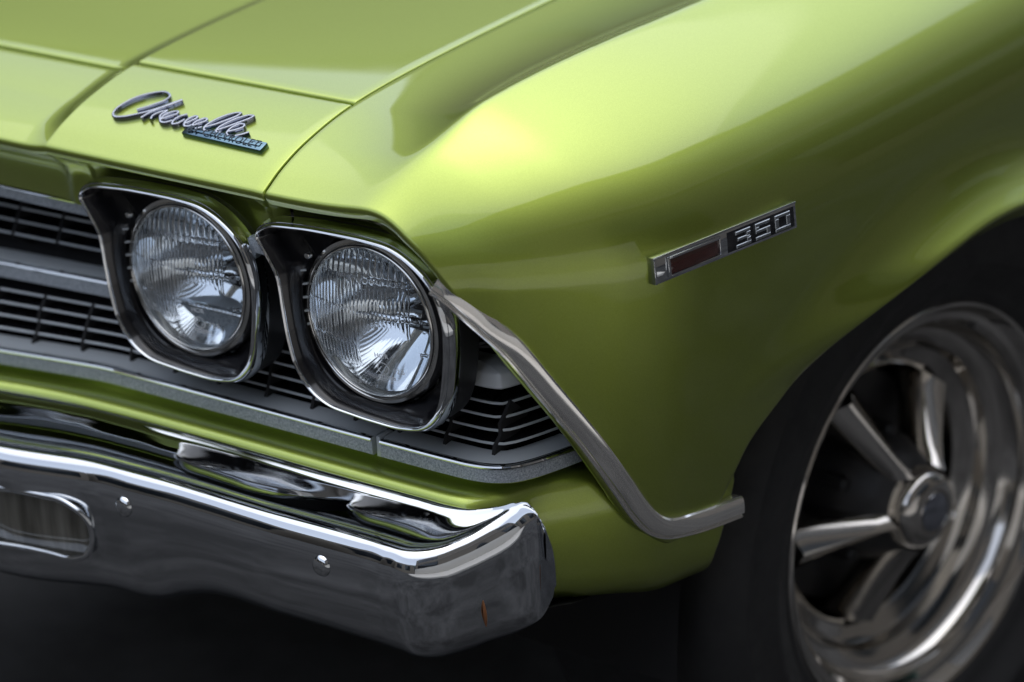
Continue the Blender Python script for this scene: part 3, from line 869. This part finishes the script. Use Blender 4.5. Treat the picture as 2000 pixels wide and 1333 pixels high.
    for t in np.linspace(0, 2*math.pi, 160, endpoint=False):
        cx, cz, hw_, hh_ = (hx0+hx1)/2, (hz0+hz1)/2, (hx1-hx0)/2, (hz1-hz0)/2
        c, s_ = math.cos(t), math.sin(t); k = min(1/max(abs(c)/hw_, 1e-9), 1/max(abs(s_)/hh_, 1e-9)) if True else 0
        x, z = cx+c*k, cz+s_*k
        for _ in range(6):
            e = 1e-4; g = np.array([sd(x+e, z)-sd(x-e, z), sd(x, z+e)-sd(x, z-e)])/(2*e); g /= max(np.linalg.norm(g), 1e-6); dd = sd(x, z); x -= g[0]*dd; z -= g[1]*dd
        w_ = P[:, 60:140].reshape(-1, 3); i_ = int(np.argmin((w_[:, 0]-x)**2+(w_[:, 2]-z)**2+(w_[:, 1] > -.085)*9)); ol.append((x, w_[i_, 1]-.0004, z))
    ol = np.array(ol); ol[:, 1] = np.convolve(np.r_[ol[-6:, 1], ol[:, 1], ol[:6, 1]], np.ones(13)/13, 'valid')
    cc = [(.0030*math.cos(a), .0026*math.sin(a)) for a in np.linspace(0, 2*math.pi, 10, endpoint=False)]
    sweep("turn_signal_rim", crom(ol, 200, True), cc, CHROME, bp, up=(0, -1, 0), closed=True, sharp=60)
    rows2 = [r+np.array([0, .022, 0]) for r in rows]
    grid("turn_signal_housing", np.array(rows2), DEEP, bp)
    return bp
CHROME_B = make_chrome("bumper_chrome", (.60, .62, .645), .018, .045)
_nt, _ln = CHROME_B.node_tree.nodes, CHROME_B.node_tree.links
_n = noise(_nt, _ln, 7, 2, .45, vec=(1, 1, 1.3)); bump(_nt, _ln, _n.outputs['Fac'], _nt["Principled BSDF"], .10, .012)
bumper = build_bumper()

# --- front wheel
def build_wheel():
    w = lathe("wheel", [(.2105, .020), (.2135, .010), (.2135, .001), (.2110, -.0015), (.2070, 0), (.2035, .005), (.1990, .010), (.1920, .0115), (.1860, .017), (.1825, .030), (.1760, .037), (.1680, .0395), (.1600, .045), (.1555, .056), (.1490, .061), (.1400, .063), (.1335, .068), (.1295, .080), (.1285, .17)], WHEELCHROME, car, 160, 28)
    w['label'] = "chrome deep dish front wheel with five tapered spokes"
    tyre = lathe("tyre", [(.2085, .006), (.2125, .0005), (.2165, -.0015), (.223, -.006), (.226, -.0055), (.235, -.014), (.252, -.0205), (.254, -.0225), (.262, -.0240), (.264, -.0230), (.280, -.024), (.296, -.0220), (.298, -.0235), (.302, -.0225), (.316, -.013), (.327, .0), (.333, .014), (.3345, .04), (.3345, .20), (.325, .225), (.29, .24), (.20, .235)], RUBBER, w, 160, 60)
    lathe("brake_drum", [(.0002, .10), (.10, .10), (.120, .105), (.126, .125), (.126, .2)], DARKGREY, w, 48)
    # spokes: wide V-ridged wedges from hub to barrel
    for k in range(5):
        a = R(115+72*k)
        V = []
        N = 10
        for i in range(N):
            u = i/(N-1); r = .044+(.132-.044)*u
            hw = .0120+.0110*u; y = .016+.048*u**.8; rd = .015
            for (s, dd) in ((-1.0, .034), (-.97, .004), (-.90, .001), (-.12, -rd*.93), (0, -rd), (.12, -rd*.93), (.90, .001), (.97, .004), (1.0, .034)):
                V.append((r, y+dd, s*hw))
        P = np.array(V).reshape(N, 9, 3)
        c, s_ = math.cos(a), math.sin(a)
        Q = P.copy(); Q[..., 0] = P[..., 0]*c-P[..., 2]*s_; Q[..., 2] = P[..., 0]*s_+P[..., 2]*c
        grid("spoke", Q, WHEELCHROME, w, sharp=28)
        a2 = a+R(36)
        ln_ = lathe("lug_nut", [(.0002, .030), (.006, .031), (.0085, .035), (.0085, .06)], DARKGREY, w, 6, 20)
        ln_.location = (.068*math.cos(a2), .020, .068*math.sin(a2))
    lathe("wheel_hub", [(.034, .012), (.046, .018), (.054, .032), (.064, .050), (.070, .070), (.072, .11)], DARKGREY, w, 64)
    cap = lathe("hub_cap", [(.0002, -.012), (.012, -.0115), (.021, -.0095), (.0225, -.008), (.0235, -.0100), (.029, -.0095), (.036, -.0055), (.0405, .001), (.042, .010), (.042, .03)], WHEELCHROME, w, 64, 30)
    lathe("hub_cap_disc", [(.0002, -.0133), (.012, -.0128), (.0195, -.0112), (.0195, -.009)], SCRIPT, w, 48, 40)
    # axle is the local Y axis: turn it to point inwards, with a little steer
    w.rotation_euler = (0, 0, R(90)-.122)
    w.location = (.915, .563, .34)
    return w
wheel = build_wheel()

# --- dark wheel housing and the unlit space behind the grille
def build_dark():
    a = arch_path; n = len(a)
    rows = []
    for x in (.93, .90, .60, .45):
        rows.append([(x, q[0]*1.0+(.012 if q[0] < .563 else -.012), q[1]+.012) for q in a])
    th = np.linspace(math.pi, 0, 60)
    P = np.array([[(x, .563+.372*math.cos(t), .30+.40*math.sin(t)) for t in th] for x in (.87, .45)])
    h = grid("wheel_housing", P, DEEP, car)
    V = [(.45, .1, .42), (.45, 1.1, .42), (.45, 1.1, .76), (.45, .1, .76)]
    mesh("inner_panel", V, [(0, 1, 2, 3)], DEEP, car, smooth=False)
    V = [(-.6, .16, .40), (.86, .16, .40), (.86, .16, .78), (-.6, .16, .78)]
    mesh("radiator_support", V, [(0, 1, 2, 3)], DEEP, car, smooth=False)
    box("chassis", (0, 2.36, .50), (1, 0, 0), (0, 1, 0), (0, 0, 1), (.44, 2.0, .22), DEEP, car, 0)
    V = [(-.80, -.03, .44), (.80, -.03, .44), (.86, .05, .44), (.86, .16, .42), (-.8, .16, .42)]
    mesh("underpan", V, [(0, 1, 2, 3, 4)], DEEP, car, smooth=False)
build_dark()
